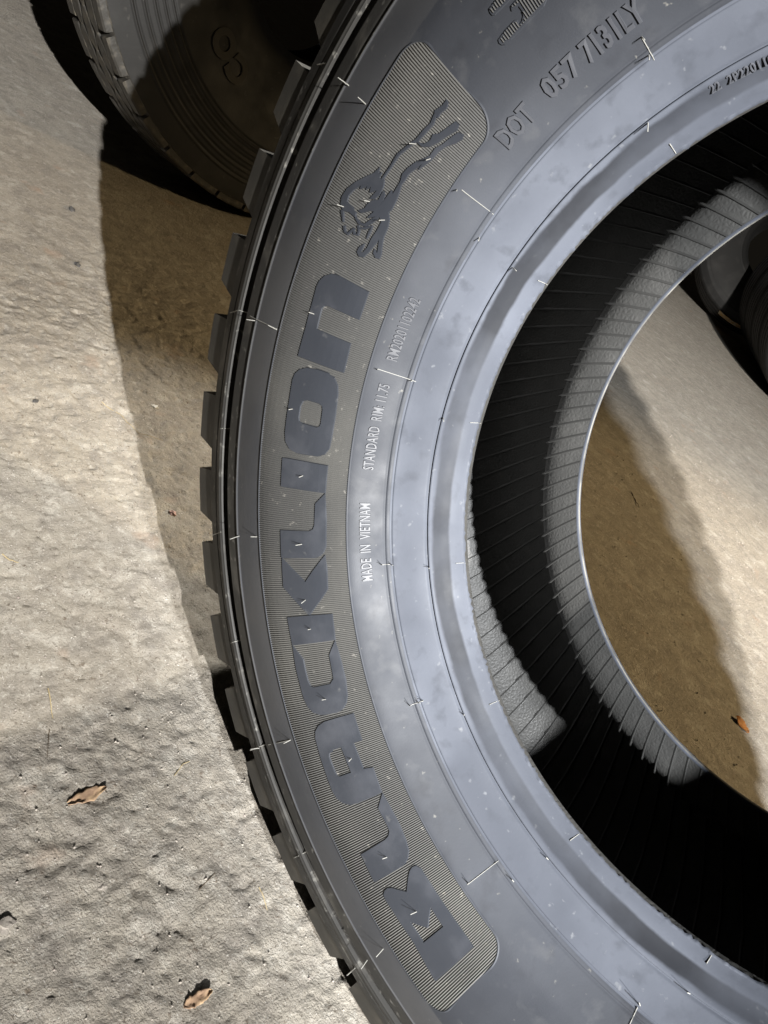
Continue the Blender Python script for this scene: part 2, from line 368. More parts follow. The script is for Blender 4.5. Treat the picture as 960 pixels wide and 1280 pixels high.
# ---- raised shapes on the sidewall
def ray_tyre(px, py):                              # pixel -> (theta, r) on the front sidewall
    inv = Matrix(((1, 0, 0), tuple(A_W), tuple(UP_W)))   # world -> tyre axes (x, along axis, up)
    d = inv @ px_dir(px, py); c = inv @ (CAM - HUB_W)
    z = -.07
    for _ in range(25):
        t = (z - c[1]) / d[1]; x = c[0] + d[0] * t; y = c[2] + d[2] * t; r = math.hypot(x, y)
        z = .5 * z + .5 * float(zf(r))
    th = math.atan2(y, x)
    if th > math.radians(100): th -= 2 * math.pi   # keep the left side continuous
    return th, r
def on_surf(th, r, off):
    z = float(zf(r)); s = (float(zf(r + .0005)) - float(zf(r - .0005))) / .001
    ln = math.hypot(1, s); r2 = r + off * s / ln; z2 = z - off / ln
    return Vector((r2 * math.cos(th), z2, r2 * math.sin(th))) + HUB
K = .39
def raise_flat(name, tris_v, tris_f, height, m, parent, sink=-.0003, cut=True, flare=.00045):
    bm = bmesh.new()
    vs = [bm.verts.new((v[0], v[1], 0)) for v in tris_v]
    for f in tris_f:
        if len(set(f)) > 2:
            try: bm.faces.new([vs[i] for i in f])
            except ValueError: pass
    bmesh.ops.remove_doubles(bm, verts=bm.verts, dist=1e-6)
    if cut:
        ys = [v.co.y for v in bm.verts]; xs = [v.co.x for v in bm.verts]
        for yc in np.arange(min(ys) + .006, max(ys), .006):
            bmesh.ops.bisect_plane(bm, geom=bm.verts[:] + bm.edges[:] + bm.faces[:], plane_co=(0, yc, 0), plane_no=(0, 1, 0))
        for xc in np.arange(min(xs) + .012, max(xs), .012):
            bmesh.ops.bisect_plane(bm, geom=bm.verts[:] + bm.edges[:] + bm.faces[:], plane_co=(xc, 0, 0), plane_no=(1, 0, 0))
    bm.verts.index_update()
    flat = [(v.co.x, v.co.y) for v in bm.verts]; n = len(flat)
    fs = []
    for f in bm.faces:
        ix = [v.index for v in f.verts]
        a = sum(flat[ix[k]][0] * flat[ix[(k + 1) % len(ix)]][1] - flat[ix[(k + 1) % len(ix)]][0] * flat[ix[k]][1] for k in range(len(ix)))
        fs.append(ix if a > 0 else ix[::-1])
    cnt = {}
    for f in fs:
        for k in range(len(f)): cnt[(f[k], f[(k + 1) % len(f)])] = 1
    out = [[0.0, 0.0] for _ in range(n)]
    for (a, b) in cnt:
        if (b, a) not in cnt:
            dx, dy = flat[b][0] - flat[a][0], flat[b][1] - flat[a][1]; l = math.hypot(dx, dy) or 1
            for q in (a, b): out[q][0] += dy / l; out[q][1] -= dx / l
    foot = []
    for (x, y), (ox_, oy_) in zip(flat, out):
        l = math.hypot(ox_, oy_); k_ = flare / l if l > .2 else 0
        foot.append((x + ox_ * k_, y + oy_ * k_))
    V = [on_surf(x / K, y, height) for x, y in flat] + [on_surf(x / K, y, sink) for x, y in foot]
    Fs = list(fs)
    for (a, b) in cnt:
        if (b, a) not in cnt: Fs.append((b, a, a + n, b + n))
    bm.free()
    return obj(name, V, Fs, m, parent, smooth=False)
def poly_tris(rings):
    loops = [[Vector((x, y, 0)) for x, y in rg_] for rg_ in rings]
    t = tessellate_polygon(loops); flat = [(v.x, v.y) for l in loops for v in l]
    return flat, t
def trace(pts, ox=0, oy=0, s=1.0):
    out = []
    for (x, y) in pts:
        th, r = ray_tyre(ox + x / s, oy + y / s); out.append((th * K, r))
    return out
def smooth_ring(p, it=1):
    for _ in range(it):
        q = []
        for k in range(len(p)):
            a, b = p[k], p[(k + 1) % len(p)]
            q += [(.75*a[0]+.25*b[0], .75*a[1]+.25*b[1]), (.25*a[0]+.75*b[0], .25*a[1]+.75*b[1])]
        p = q
    return p

# ribbed panel behind the brand name
TH_A, TH_B, R_IN, R_OUT = math.radians(-190.9), math.radians(-84.5), .3495, .4295
NR = 444; RC = .016
def panel_range(th):
    d = min(th - TH_A, TH_B - th) * K
    if d >= RC: return R_IN, R_OUT
    e = RC - math.sqrt(max(0, RC * RC - (RC - d) ** 2)); return R_IN + e, R_OUT - e
V = []; Fs = []; NRAD = 15
dth = (TH_B - TH_A) / NR
for k in range(2 * NR + 1):
    th = TH_A + dth * k / 2; a, b = panel_range(min(max(th, TH_A + 1e-4), TH_B - 1e-4)); off = .0010 if k % 2 else .00005
    for q in range(NRAD): V.append(on_surf(th, a + (b - a) * q / (NRAD - 1), off))
    if k:
        o = (k - 1) * NRAD
        for q in range(NRAD - 1): Fs.append((o + q, o + NRAD + q, o + NRAD + q + 1, o + q + 1))
panel = obj('brand_panel', V, Fs, M_RIDGE, tyre, smooth=False)
# raised border of the panel
ring = []
for k in range(241):
    th = TH_A + (TH_B - TH_A) * k / 240; ring.append((th, 1))
path = []
ths = list(TH_A + np.concatenate([RC / K * (1 - np.cos(np.linspace(0, np.pi / 2, 14)))[:-1], np.linspace(RC / K, (TH_B - TH_A) - RC / K, 150), (TH_B - TH_A) - RC / K * (1 - np.cos(np.linspace(np.pi / 2, 0, 14)))[1:]]))
for t in ths: path.append((t, panel_range(t)[0]))
for t in ths[::-1]: path.append((t, panel_range(t)[1]))
V = []; Fs = []; np_ = len(path)
for k in range(np_):
    a = path[k - 1]; b = path[(k + 1) % np_]; tx, ty = (b[0] - a[0]) * K, b[1] - a[1]; l = math.hypot(tx, ty) or 1; nx_, ny_ = ty / l, -tx / l
    for (wd, hh) in ((-.0003, -.0003), (.0001, .0010), (.0009, .0011), (.0017, -.0003)):
        V.append(on_surf(path[k][0] + nx_ * wd / K, path[k][1] + ny_ * wd, hh))
    a = k * 4; b = ((k + 1) % np_) * 4
    for q in range(3): Fs.append((a + q, b + q, b + q + 1, a + q + 1))
obj('panel_border', V, Fs, M_SIDE, panel)

# brand letters, traced
def rounded(p, idx, n=5):
    return p
LET = {
 'B': ((420, 1030, 4), [[(242, 352), (248, 330), (262, 317), (282, 316), (358, 336), (366, 262), (372, 232), (384, 213), (402, 206), (422, 218), (450, 262), (540, 400), (620, 515), (688, 612), (595, 696), (500, 780), (400, 600), (300, 448), (255, 380)],
       [(372, 485), (462, 515), (475, 410), (540, 510), (442, 590)]]),
 'L': ((360, 860, 4), [[(475, 525), (455, 600), (500, 685), (511, 712), (506, 738), (488, 757), (370, 829), (435, 965), (562, 895), (588, 872), (601, 845), (604, 810), (592, 765), (560, 685), (520, 610)]]),
 'A': ((360, 860, 4), [[(328, 125), (250, 147), (185, 167), (157, 187), (142, 215), (142, 250), (168, 345), (205, 455), (228, 515), (250, 550), (278, 572), (310, 581), (345, 574), (470, 520), (425, 395), (380, 402), (328, 272), (370, 258)],
       [(270, 292), (228, 307), (210, 325), (210, 345), (240, 422), (250, 436), (264, 440), (320, 420)]]),
 'C': ((320, 720, 4), [[(188, 348), (205, 460), (230, 560), (246, 615), (266, 655), (292, 682), (325, 692), (352, 690), (408, 680), (438, 660), (453, 632), (458, 598), (450, 520), (428, 430), (398, 322), (370, 395), (386, 480), (391, 512), (376, 538), (295, 555), (276, 549), (264, 525), (250, 468), (240, 416)]]),
 'K': ((300, 540, 4), [[(215, 632), (222, 775), (270, 830), (346, 912), (352, 912), (410, 830), (440, 785), (436, 690), (428, 615), (330, 750)], [(242, 925), (352, 916), (463, 908), (477, 1038), (370, 1053), (267, 1065)]]),
 'L ': ((300, 540, 4), [[(428, 308), (380, 358), (376, 465), (368, 486), (350, 495), (208, 490), (212, 627), (370, 628), (398, 620), (420, 600), (431, 570), (432, 440)]]),
 'I': ((300, 540, 4), [[(218, 128), (330, 148), (440, 168), (428, 305), (320, 289), (210, 270)]]),
 'O': ((300, 320, 4), [[(335, 559), (302, 568), (280, 588), (268, 618), (255, 700), (240, 800), (230, 885), (233, 928), (252, 964), (285, 983), (335, 992), (390, 1001), (425, 990), (448, 962), (460, 905), (478, 800), (491, 690), (490, 648), (474, 610), (440, 585), (390, 568)],
       [(320, 723), (338, 718), (400, 737), (415, 750), (417, 768), (408, 838), (400, 853), (385, 857), (315, 837), (300, 825), (297, 808), (306, 748)]]),
 'N': ((300, 320, 4), [[(372, 215), (388, 155), (402, 125), (428, 100), (462, 90), (500, 100), (570, 138), (645, 180), (622, 248), (598, 318), (520, 283), (444, 250), (426, 248), (413, 262), (400, 312), (388, 365), (470, 401), (555, 437), (538, 510), (520, 583), (400, 540), (295, 500), (333, 362)]]),
}
for nm, ((ox, oy, s), rings) in LET.items():
    if nm == 'K':
        f1, t1 = poly_tris([trace(rings[0], ox, oy, s)]); f2, t2 = poly_tris([trace(rings[1], ox, oy, s)])
        fl_, ft_ = f1 + f2, list(t1) + [tuple(i + len(f1) for i in t) for t in t2]
    else:
        fl_, ft_ = poly_tris([trace(r_, ox, oy, s) for r_ in rings])
    o = raise_flat('letter', fl_, ft_, .0016, M_LETTER, tyre, flare=.0008); o['label'] = 'smooth raised letter %s of the brand name' % nm.strip()

# leaping lion emblem, traced
def stroke(pts, wds):
    L_, R_ = [], []
    for k in range(len(pts)):
        a = pts[max(k - 1, 0)]; b = pts[min(k + 1, len(pts) - 1)]; dx, dy = b[0] - a[0], b[1] - a[1]; l = math.hypot(dx, dy) or 1
        wd = wds if not isinstance(wds, (list, tuple)) else wds[k]
        L_.append((pts[k][0] - dy / l * wd, pts[k][1] + dx / l * wd)); R_.append((pts[k][0] + dy / l * wd, pts[k][1] - dx / l * wd))
    return L_ + R_[::-1]
E6, E7 = (410, 190, 8), (470, 110, 6.4)
lion = [
 (E6, [(160, 592), (138, 520), (150, 450), (200, 370), (290, 300), (380, 252), (470, 212), (530, 152), (512, 222), (548, 205), (522, 262), (572, 286), (562, 350), (525, 425), (470, 475), (425, 470), (500, 388), (425, 408), (442, 350), (388, 380), (405, 345), (330, 372), (342, 335), (270, 378), (215, 440), (200, 500), (240, 540), (288, 612), (282, 655), (220, 602)]),
 (E6, [(310, 588), (380, 562), (400, 528), (452, 486), (515, 480), (560, 395), (577, 425), (560, 492), (522, 540), (560, 500), (640, 388), (655, 425), (700, 352), (745, 270), (790, 192), (870, 140), (965, 75), (965, 110), (870, 178), (800, 232), (745, 310), (722, 392), (692, 480), (640, 582), (612, 602), (620, 680), (602, 760), (562, 852), (542, 960), (540, 1022), (520, 1068), (482, 1060), (460, 1010), (474, 972), (492, 1008), (502, 1005), (520, 872), (470, 932), (422, 992), (362, 1052), (320, 1046), (298, 1000), (322, 950), (372, 918), (355, 962), (333, 1000), (358, 1004), (400, 958), (440, 872), (500, 782), (542, 702), (520, 642), (395, 662), (470, 598), (430, 588), (340, 610)]),
 (E6, stroke([(150, 585), (158, 640), (163, 700)], [12, 9, 5])),
 (E6, stroke([(172, 740), (180, 800), (205, 822), (245, 790), (268, 768)], 9)),
 (E6, stroke([(262, 775), (272, 822), (305, 830), (318, 790), (312, 735)], 9)),
 (E6, stroke([(285, 655), (320, 715), (380, 735), (450, 690), (520, 640)], [8, 10, 16, 18, 10])),
 (E6, stroke([(322, 762), (380, 765), (450, 745), (425, 800), (395, 868)], [6, 10, 12, 9, 4])),
 (E7, stroke([(55, 735), (130, 625), (185, 535), (285, 452), (335, 420), (405, 338), (455, 288), (482, 215)], [6, 6, 9, 10, 12, 13, 12, 10])),
 (E7, [(476, 185), (540, 140), (572, 95), (580, 130), (570, 165), (520, 205), (500, 240), (478, 225)]),
 (E7, [(325, 428), (390, 450), (440, 422), (462, 372), (512, 366), (642, 270), (665, 298), (650, 338), (560, 392), (498, 438), (430, 470), (370, 470)]),
 (E7, [(218, 690), (262, 640), (330, 590), (400, 560), (440, 540), (480, 482), (540, 450), (600, 400), (660, 358), (705, 372), (690, 412), (640, 442), (560, 468), (500, 512), (440, 582), (345, 655), (400, 575), (330, 640), (272, 680), (232, 745), (190, 800)]),
]
emblem = empty('lion_emblem', (0, 0, 0)); emblem.parent = tyre
emblem['label'] = 'leaping lion emblem in smooth raised rubber'
for k, ((ox, oy, s), pts) in enumerate(lion):
    f_, t_ = poly_tris([trace(pts, ox, oy, s)]); raise_flat('emblem_piece', f_, t_, .0016 + .00006 * (k % 4), M_LETTER, emblem, flare=.0006)

# ribbed size figure near the top
E8 = (600, 0, 8)
for pts in ([(95, 90), (105, 130), (128, 156), (152, 148), (280, 20), (350, -50), (290, -110), (180, -20)],
            [(188, 400), (196, 432), (220, 450), (252, 444), (310, 398), (480, 225), (640, 62), (662, 10), (680, -70), (480, -110), (350, 20), (312, 66), (322, 112), (390, 62), (425, 110), (436, 160), (425, 210), (400, 246), (384, 240), (376, 205), (352, 204), (260, 300)]):
    f_, t_ = poly_tris([trace(pts, *E8)]); fig = raise_flat('size_figure', f_, t_, .0008, M_SIDE, tyre)
    poly = trace(pts, *E8)
    def inside(x, y):
        c = False
        for a in range(len(poly)):
            (x1, y1), (x2, y2) = poly[a], poly[a - 1]
            if (y1 > y) != (y2 > y) and x < (x2 - x1) * (y - y1) / (y2 - y1) + x1: c = not c
        return c
    xs = [p[0] for p in poly]; ys = [p[1] for p in poly]; V = []; Fs = []
    for xx in np.arange(min(xs) + .0012, max(xs), .0017):
        yy = np.arange(min(ys), max(ys), .0008); run = []
        for y in list(yy) + [9]:
            if y < 9 and inside(xx - .0006, y) and inside(xx + .0006, y): run.append(y)
            else:
                if len(run) > 2:
                    a, b = run[0] + .0006, run[-1] - .0004; o = len(V)
                    for (dx, hh) in ((-.0005, .0006), (0, .0016), (.0005, .0006)):
                        V += [on_surf((xx + dx) / K, a, hh), on_surf((xx + dx) / K, (a + b) / 2, hh), on_surf((xx + dx) / K, b, hh)]
                    for q in (0, 3):
                        for e in (0, 1): Fs.append((o + q + e, o + q + 3 + e, o + q + 4 + e, o + q + 1 + e))
                run = []
    if V: obj('figure_ribs', V, Fs, M_RIDGE, fig, smooth=False)

# moulded lettering
M_LETTERS = mat('raised_lettering_rubber', (0.046, 0.048, 0.055), 0.5, 0.45)
def lettering(txt, p0, p1, hpx, raise_h=.0006, m=M_SIDE, bold=0.0, label=None):
    # p0, p1: pixels at the middle of the first and of the last character
    t0, r0 = ray_tyre(*p0); t1, r1 = ray_tyre(*p1)
    c = bpy.data.curves.new('lettering', 'FONT'); c.body = txt; c.size = 1.0; c.offset = bold; c.resolution_u = 2; c.space_character = 1.08
    o = bpy.data.objects.new('tmp', c); COL.objects.link(o); me = bpy.data.meshes.new_from_object(o)
    bpy.data.objects.remove(o)
    v = np.array([p.co[:] for p in me.vertices]); fs = [tuple(p.vertices) for p in me.polygons]
    x0, x1 = v[:, 0].min(), v[:, 0].max(); hgt = .70
    chw = hgt * .42
    rm = (r0 + r1) / 2; span = (t0 - t1) * rm
    sx = span / (x1 - x0 - 2 * chw); cap = hpx
    flat = []
    for p in v:
        f = (p[0] - x0 - chw) / (x1 - x0 - 2 * chw)
        th = t0 + (t1 - t0) * f; r = r0 + (r1 - r0) * f + (p[1] / hgt - .5) * cap
        flat.append((th * K, r))
    ob = raise_flat('lettering', flat, fs, raise_h, m, tyre, cut=False)
    ob['label'] = label or ('raised moulded lettering reading ' + txt)
    bpy.data.meshes.remove(me)
    return ob
lettering('DOT', (631, 172), (657, 141), .0088, .0013, M_LETTERS, .02)
lettering('057', (688, 107), (713, 82), .0088, .0013, M_LETTERS, .02)
lettering('7131LY', (735, 62), (794, 13), .0088, .0013, M_LETTERS, .02)
lettering('RM20201102242', (490, 447), (518, 376), .0052, .0009, M_LETTERS, .012)
lettering('STANDARD  RIM: 11.75', (460, 584), (480, 483), .0052, .0009, M_LETTERS, .012)
lettering('MADE  IN  VIETNAM', (459, 723), (456, 632), .0052, .0009, M_LETTERS, .012)
lettering('22  2P220110242', (891, 110), (985, 64), .0034, .0006, M_LETTERS)

# mould lines (thin raised hairlines)
def line_on(pa, pb, wd=.0005, hh=.0006, m=M_SPEW, parent=None, n=7):
    (t0, r0), (t1, r1) = ray_tyre(*pa), ray_tyre(*pb)
    dx, dy = (t1 - t0) * K, r1 - r0; l = math.hypot(dx, dy); nx_, ny_ = -dy / l * wd / 2, dx / l * wd / 2
    V = []; Fs = []
    for k in range(n):
        f = k / (n - 1); t = t0 + (t1 - t0) * f; r = r0 + (r1 - r0) * f
        zz = float(surf(r) - zf(r))
        for (s, h_) in ((-1.3, -.0004), (-.8, hh), (.8, hh), (1.3, -.0004)): V.append(on_surf(t + nx_ * s / K, r + ny_ * s, h_ - max(zz, -.001)))
        if k:
            o = (k - 1) * 4
            for q in range(3): Fs.append((o + q, o + 4 + q, o + 5 + q, o + 1 + q))
    Fs += [(0, 1, 2, 3), tuple(range(4 * n - 4, 4 * n))]
    return obj('mould_line', V, Fs, m, parent or tyre, smooth=False)
for a, b in [((577, 237), (617, 268)), ((472, 461), (520, 477)), ((478, 706), (489, 705)), ((512, 882), (529, 876)), ((584, 1106), (623, 1076)), ((802, 46), (818, 75)), ((797, 1259), (786, 1283)),
             ((397, 81), (407, 79)), ((343, 247), (350, 247)), ((288, 391), (300, 388)), ((300, 388), (346, 411)), ((277, 536), (287, 534)), ((266, 669), (277, 665)), ((289, 804), (299, 800)), ((313, 938), (325, 933)), ((325, 933), (363, 925)), ((368, 1072), (379, 1067)), ((434, 1219), (444, 1210)),
             ((837, 179), (845, 192)), ((672, 350), (684, 356)), ((587, 528), (601, 529)), ((569, 704), (582, 704)), ((611, 881), (624, 876)), ((712, 1051), (725, 1042)), ((883, 1205), (891, 1192))]:
    line_on(a, b)
# vent spews (little rubber whiskers)
V = []; Fs = []
for k, (h_, r_) in enumerate(((-.001, .00045), (.5, .0004), (1, .0003))):
    for q in range(6): V.append((r_ * math.cos(q * math.pi / 3), r_ * math.sin(q * math.pi / 3), h_ if k == 0 else h_ * .0085))
for k in range(2):
    for q in range(6): Fs.append((k * 6 + q, k * 6 + (q + 1) % 6, k * 6 + 6 + (q + 1) % 6, k * 6 + 6 + q))
Fs.append(tuple(range(12, 18)))
sp0 = None
def spew(px, py, ln=1.0):
    global sp0
    t, r = ray_tyre(px, py); p = on_surf(t, r, 0); nrm = (on_surf(t, r, .001) - p).normalized()
    nrm = (nrm + Vector((random.uniform(-.25, .25), 0, random.uniform(-.25, .25)))).normalized()
    if sp0 is None: o = sp0 = obj('vent_spew', V, Fs, M_SPEW, tyre)
    else: o = obj('vent_spew', None, None, None, tyre, mesh=sp0.data)
    o.location = p; o.rotation_euler = nrm.to_track_quat('Z', 'Y').to_euler(); o.scale = (1, 1, ln)
for p in [(394, 393), (367, 511), (380, 594), (379, 680), (383, 749), (389, 786), (408, 874), (440, 947), (485, 1071), (522, 1139), (431, 259), (463, 252), (482, 275), (520, 180), (539, 198),
          (457, 130), (346, 412), (321, 671), (363, 925), (479, 1186), (436, 107), (320, 401), (299, 670), (325, 935), (459, 1200), (571, 237), (599, 297), (472, 462), (515, 475), (477, 706), (488, 705), (512, 882), (522, 878), (529, 876), (585, 1104), (642, 1102), (802, 46), (811, 69), (800, 1257),
          (640, 334), (554, 522), (537, 709), (580, 894), (685, 1074), (862, 1242), (810, 153)]:
    spew(*p, random.uniform(.7, 1.25))

# ------------------------------------------------------------------ neighbouring worn tyre
nb_ps = math.radians(-7.5); nb_lean = .18; NRO = .565
nb = empty('worn_truck_tyre', (-1.53, .884, .034), (-nb_lean, 0, math.radians(90) + nb_ps))
tag(nb, 'worn dusty truck tyre with hexagonal tread blocks, standing in shadow behind the BLACKLION tyre', 'tyre')
H2 = (0, 0, NRO)
pr = pchip([.19, .22, .27, .35, .42, .49, .53, .547], [.045, .02, .004, -.012, -.016, -.010, -.004, 0])
r2 = np.arange(.19, .5471, .0016)
z2 = pr(r2)
for c in (.500, .477, .455, .435, .417): z2 = z2 - .0035 * np.clip(1 - np.abs(r2 - c) / .004, 0, 1) + .003 * np.exp(-((r2 - c + .006) / .0025) ** 2)
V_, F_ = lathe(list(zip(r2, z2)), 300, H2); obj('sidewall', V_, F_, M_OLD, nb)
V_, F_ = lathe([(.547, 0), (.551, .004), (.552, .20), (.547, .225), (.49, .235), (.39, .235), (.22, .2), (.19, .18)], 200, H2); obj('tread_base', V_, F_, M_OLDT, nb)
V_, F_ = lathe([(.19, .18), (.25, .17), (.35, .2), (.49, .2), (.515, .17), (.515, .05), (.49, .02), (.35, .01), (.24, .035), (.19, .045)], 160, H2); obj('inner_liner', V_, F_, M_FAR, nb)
def hex_block(zc, wz, wt, r0, r1, sk):
    # hexagonal block on the drum
    pts = [(-wt, 0), (-wt * .55, wz), (wt * .45, wz), (wt, 0), (wt * .55, -wz), (-wt * .45, -wz)]
    V_ = []
    for r, s in ((r0, 1.0), (r1 - .002, .97), (r1, .90)):
        for (a, b) in pts: V_.append((r * math.cos(a * s / r), zc + b * s, r * math.sin(a * s / r)))
    F_ = []
    for l in range(2):
        for q in range(6): F_.append((l * 6 + q, l * 6 + (q + 1) % 6, l * 6 + 6 + (q + 1) % 6, l * 6 + 6 + q))
    F_.append(tuple(range(12, 18)))
    return V_, F_
NB = 42
for row, zc in enumerate((.02, .060, .102, .144, .19)):
    if row in (0, 4):
        V_, F_ = polar_block(0, d2(7.7), 0, d2(7.8), .545, NRO, .001 if row == 0 else .166, .004 if row == 0 else .166, .038 if row == 0 else .205, .037 if row == 0 else .203, nt=6, cham=.004)
    else: V_, F_ = hex_block(zc, .0195, math.pi * NRO / NB * 1.2, .547, NRO, 0)
    f0 = None
    for k in range(NB):
        if f0 is None: o = f0 = obj('tread_block', V_, F_, M_OLDT, nb, smooth=False)
        else: o = obj('tread_block', None, None, None, nb, mesh=f0.data)
        o.location = H2; o.rotation_euler = (0, -2 * math.pi * (k + (.5 if row % 2 else 0)) / NB, 0)
# raised letters on its sidewall
def simple_letters(txt, parent, hub, rc, th_c, size, prof, m, height=.0025):
    c = bpy.data.curves.new('t', 'FONT'); c.body = txt; c.size = size / .7; c.offset = .004; c.resolution_u = 4; c.space_character = 1.15
    o = bpy.data.objects.new('tmp', c); COL.objects.link(o); me = bpy.data.meshes.new_from_object(o); bpy.data.objects.remove(o)
    v = [p.co[:] for p in me.vertices]; fs = [tuple(p.vertices) for p in me.polygons]; n_ = len(v)
    xm = (min(p[0] for p in v) + max(p[0] for p in v)) / 2
    V_ = []
    for hh in (height, -.002):
        for p in v:
            th = th_c - (p[0] - xm) / rc; r = rc + p[1] - size / 2
            V_.append((r * math.cos(th) + hub[0], float(prof(r)) - hh + hub[1], r * math.sin(th) + hub[2]))
    ed = {}
    for f in fs:
        for k in range(len(f)): ed[(f[k], f[(k + 1) % len(f)])] = 1
    F_ = [f[::-1] for f in fs]
    for (a, b) in ed:
        if (b, a) not in ed: F_.append((a, b, b + n_, a + n_))
    ob = obj('lettering', V_, F_, m, parent, smooth=False); bpy.data.meshes.remove(me); return ob
o = simple_letters('CO', nb, H2, .325, math.radians(-129), .052, pr, mat('dusty_letter_rubber', (0.05, 0.046, 0.038), 0.7, 0.3), .004); o['label'] = 'raised letters CO, dark with dust'

# ------------------------------------------------------------------ stored tyres seen through the hole
def stored_tyre(name, loc, rot, label, ro=.46, rb=.24, wid=.24, group=None, sticker=False, origin_mid=False):
    t = empty(name, loc, rot); tag(t, label, 'tyre', group)
    hub = (0, 0, ro)
    p = pchip([rb, rb + .02, rb + .06, rb + (ro - rb) * .55, ro - .05, ro - .012], [.03, .012, -.004, -.014, -.006, .012])
    r_ = np.linspace(rb, ro - .012, 60); z_ = p(r_)
    for c in (ro - .05, ro - .075, rb + .045): z_ = z_ - .003 * np.clip(1 - np.abs(r_ - c) / .005, 0, 1)
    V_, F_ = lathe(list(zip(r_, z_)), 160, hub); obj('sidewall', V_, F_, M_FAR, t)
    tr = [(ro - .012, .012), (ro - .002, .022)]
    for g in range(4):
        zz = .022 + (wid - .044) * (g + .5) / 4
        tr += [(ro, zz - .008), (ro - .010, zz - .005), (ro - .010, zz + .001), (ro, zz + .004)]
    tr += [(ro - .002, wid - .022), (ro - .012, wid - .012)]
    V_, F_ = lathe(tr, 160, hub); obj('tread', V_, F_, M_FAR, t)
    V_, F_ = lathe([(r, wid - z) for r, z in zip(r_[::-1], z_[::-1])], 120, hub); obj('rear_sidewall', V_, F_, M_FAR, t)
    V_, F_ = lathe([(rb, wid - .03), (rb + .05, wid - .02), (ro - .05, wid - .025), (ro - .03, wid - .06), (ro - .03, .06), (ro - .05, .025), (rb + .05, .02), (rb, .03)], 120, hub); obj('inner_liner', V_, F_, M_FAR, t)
    return t
# row lying like a roll along a dark rack line
pa, pb = px_floor(905, 405), px_floor(962, 528)
dr = (pb - pa); dr.z = 0; dlen = dr.length; dr.normalize(); nrm = Vector((-dr.y, dr.x, 0))
if nrm.dot(Vector((.77, .62, 0))) < 0: nrm = -nrm
yaw = math.atan2(dr.y, dr.x) + math.pi / 2          # front face (-Y) looks along dr
ORD = ['first', 'second', 'third', 'last']
for k in range(4):
    base = pa + dr * (dlen - .49 - .30 * k) + nrm * .26
    stored_tyre('stored_tyre', (base.x, base.y, 0.004), (0, 0, math.atan2(dr.x, -dr.y)), 'black stored tyre, %s of the dark row running back to the stickered tyre' % ORD[k], ro=.45, wid=.285, group='row of stored black tyres')
pc = px_floor(884, 402)
lt = stored_tyre('stickered_tyre', (pc.x + .08, pc.y + .05, .10), (math.radians(-22), 0, math.radians(14)), 'dark tyre with orange and white paper sticker on its tread, behind the big tyre', ro=.55, rb=.24, wid=.26)
# sticker wraps the lower tread edge
V_ = []; F_ = []
a0, a1 = math.radians(-98), math.radians(-70); ns = 10
for k in range(ns + 1):
    a = a0 + (a1 - a0) * k / ns
    for y in (.016, .05, .09): V_.append((.5535 * math.cos(a), y, .5535 * math.sin(a) + .55))
    if k:
        b = (k - 1) * 3
        for q in (0, 1): F_.append((b + q, b + q + 1, b + q + 4, b + q + 3))
o = obj('paper_sticker', V_, F_, M_STICK, lt); o['label'] = 'orange and white printed paper sticker'

# ------------------------------------------------------------------ litter on the floor
def leaf(px, py, ln, wd, ang, m, label, curl=.14, notch=True):
    p = px_floor(px, py); rr_ = np.random.default_rng(int(px))
    V_ = []; F_ = []; nu, nv = 14, 5
    for i_ in range(nu + 1):
        u_ = i_ / nu; hw = wd / 2 * math.sin(math.pi * min(1, u_ * .96 + .03)) ** .7 * (1 + .12 * rr_.normal())
        for j_ in range(nv + 1):
            v_ = j_ / nv * 2 - 1
            V_.append(((u_ - .5) * ln, v_ * hw, .001 + curl * wd * abs(v_) ** 1.5 * (.6 + .4 * math.sin(u_ * 9)) + .0006 * rr_.normal()))
        if i_:
            a = (i_ - 1) * (nv + 1)
            for j_ in range(nv): F_.append((a + j_, a + nv + 1 + j_, a + nv + 2 + j_, a + j_ + 1))
    z = float(floor_height(np.array(p.x), np.array(p.y)))
    o = obj('dry_leaf', V_, F_, m, None, loc=(p.x, p.y, z + .0012)); o.rotation_euler = (random.uniform(-.15, .15), random.uniform(-.15, .15), ang)
    md = o.modifiers.new('thick', 'SOLIDIFY'); md.thickness = .0005
    tag(o, label, 'leaf')
def px_ang(a, b):
    A_, B_ = px_floor(*a), px_floor(*b); return math.atan2(B_.y - A_.y, B_.x - A_.x), (B_ - A_).length
an, ln_ = px_ang((86, 1004), (134, 984)); leaf(110, 993, ln_, .012, an, M_LEAF, 'crumpled brown dry leaf on the concrete beside the tread')
an, ln_ = px_ang((232, 1256), (266, 1236)); leaf(249, 1247, ln_, .010, an, M_LEAF, 'torn small brown dry leaf close to the foot of the tyre')
an, ln_ = px_ang((921, 896), (936, 914)); leaf(928, 905, ln_ * 1.1, .02, an, M_LEAF2, 'small orange leaf on the floor seen through the tyre opening')
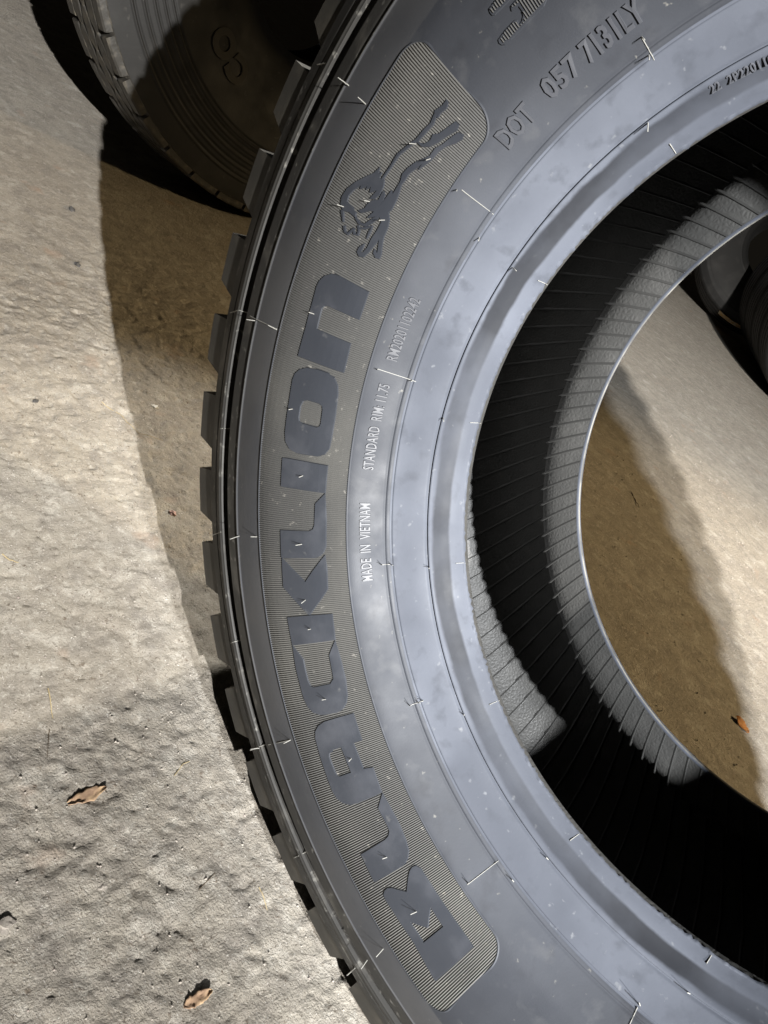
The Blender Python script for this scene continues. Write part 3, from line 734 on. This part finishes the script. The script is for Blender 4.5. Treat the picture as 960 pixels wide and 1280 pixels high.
def strand(px, m, name, label, cat, rad=.0007):
    pts = [px_floor(*q) for q in px]; V_ = []; F_ = []
    P = []
    for k in range(len(pts) - 1):
        for f in np.linspace(0, 1, 5, endpoint=False): P.append(pts[k].lerp(pts[k + 1], f))
    P.append(pts[-1])
    for k, p in enumerate(P):
        z = float(floor_height(np.array(p.x), np.array(p.y))) + rad * .8; t = (P[min(k + 1, len(P) - 1)] - P[max(k - 1, 0)]).normalized(); s_ = Vector((-t.y, t.x, 0))
        r_ = rad * (1 - .5 * k / len(P))
        for q in range(5):
            a = q * 2 * math.pi / 5; V_.append(Vector((p.x, p.y, z)) + s_ * math.cos(a) * r_ + Vector((0, 0, math.sin(a) * r_)))
        if k:
            b = (k - 1) * 5
            for q in range(5): F_.append((b + q, b + (q + 1) % 5, b + 5 + (q + 1) % 5, b + 5 + q))
    base = V_[0].copy(); o = obj(name, [v - base for v in V_], F_, m, None, loc=base); tag(o, label, cat); return o
strand([(61, 858), (64, 878), (67, 896)], M_STRAW, 'straw', 'pale straw lying in the dim strip of floor left of the tread', 'straw')
strand([(63, 910), (61, 930), (60, 945)], M_TWIG, 'twig', 'thin dark twig pressed into the concrete near the pale straw', 'twig', .0005)
strand([(3, 692), (12, 699), (24, 701)], M_STRAW, 'straw', 'short bent straw on the brightest floor patch', 'straw')
strand([(219, 968), (230, 953), (238, 950)], M_STRAW, 'straw', 'small curved straw between the brown leaf and the tread', 'straw', .0005)
strand([(128, 500), (150, 515), (175, 540), (205, 548)], M_STRAW, 'straw', 'long thin straw crossing the shadow edge by the tread', 'straw', .0005)
strand([(790, 614), (795, 624), (799, 634)], M_TWIG, 'twig', 'thin dark twig on the floor seen through the tyre opening', 'twig', .0012)
strand([(325, 1108), (330, 1120), (336, 1136)], M_STRAW, 'straw', 'straw lying beside the lower tread blocks', 'straw', .0006)
strand([(250, 1110), (262, 1098), (270, 1090)], M_TWIG, 'twig', 'short dark twig above the torn small leaf', 'twig', .0005)
def pebble(px, py, size, m, label, flat=.6):
    p = px_floor(px, py); bm = bmesh.new(); bmesh.ops.create_icosphere(bm, subdivisions=2, radius=1); r_ = np.random.default_rng(int(px * 3 + py))
    for v in bm.verts: v.co *= 1 + .22 * r_.normal(); v.co.z *= flat
    me = bpy.data.meshes.new('pebble'); bm.to_mesh(me); bm.free(); me.materials.append(m)
    o = bpy.data.objects.new('pebble', me); COL.objects.link(o); z = float(floor_height(np.array(p.x), np.array(p.y)))
    o.location = (p.x, p.y, z + size * flat * .3); o.scale = (size, size * .75, size); o.rotation_euler = (0, 0, random.uniform(0, 6)); tag(o, label, 'pebble')
pebble(90, 261, .008, M_DARKSTONE, 'dark shiny pebble on the lit floor near the worn tyre')
pebble(97, 329, .006, M_DARKSTONE, 'dark pebble at the shadow edge on the lit floor')
pebble(217, 640, .0055, M_PINK, 'tiny pink pebble in the shade beside the tread')
pebble(195, 506, .0055, M_WHITE, 'small white scrap in the shade beside the tread', .35)
pebble(8, 1154, .007, M_STONE, 'grey white flat stone set in the floor close to the camera side', .3)
pebble(130, 1105, .0045, M_STONE, 'pale stone chip in the concrete below the brown leaf', .3)
pebble(45, 500, .005, M_DARKSTONE, 'round dark pebble embedded in the brightest floor patch', .3)
# grit: uncountable crumbs
V_ = []; F_ = []
for k in range(2200):
    if k < 1500: x, y = random.uniform(-1.2, .1), random.uniform(-.42, .45)
    else: x, y = random.uniform(-1.0, .4), random.uniform(.45, 2.2)
    s_ = random.uniform(.0006, .0019) * (1.5 if k > 1500 else 1); z = float(floor_height(np.array(x), np.array(y))) + s_ * .3; b = len(V_)
    a = random.uniform(0, 6.28)
    for q in range(4): V_.append((x + s_ * math.cos(a + q * 1.57) * random.uniform(.6, 1.2), y + s_ * math.sin(a + q * 1.57) * random.uniform(.6, 1.2), z))
    V_ += [(x, y, z + s_ * .8), (x, y, z - s_ * .6)]
    for q in range(4): F_ += [(b + q, b + (q + 1) % 4, b + 4), (b + (q + 1) % 4, b + q, b + 5)]
g = obj('grit', V_, F_, M_STONE, None, smooth=False); tag(g, 'fine stone grit scattered over the concrete floor', 'grit', kind='stuff')
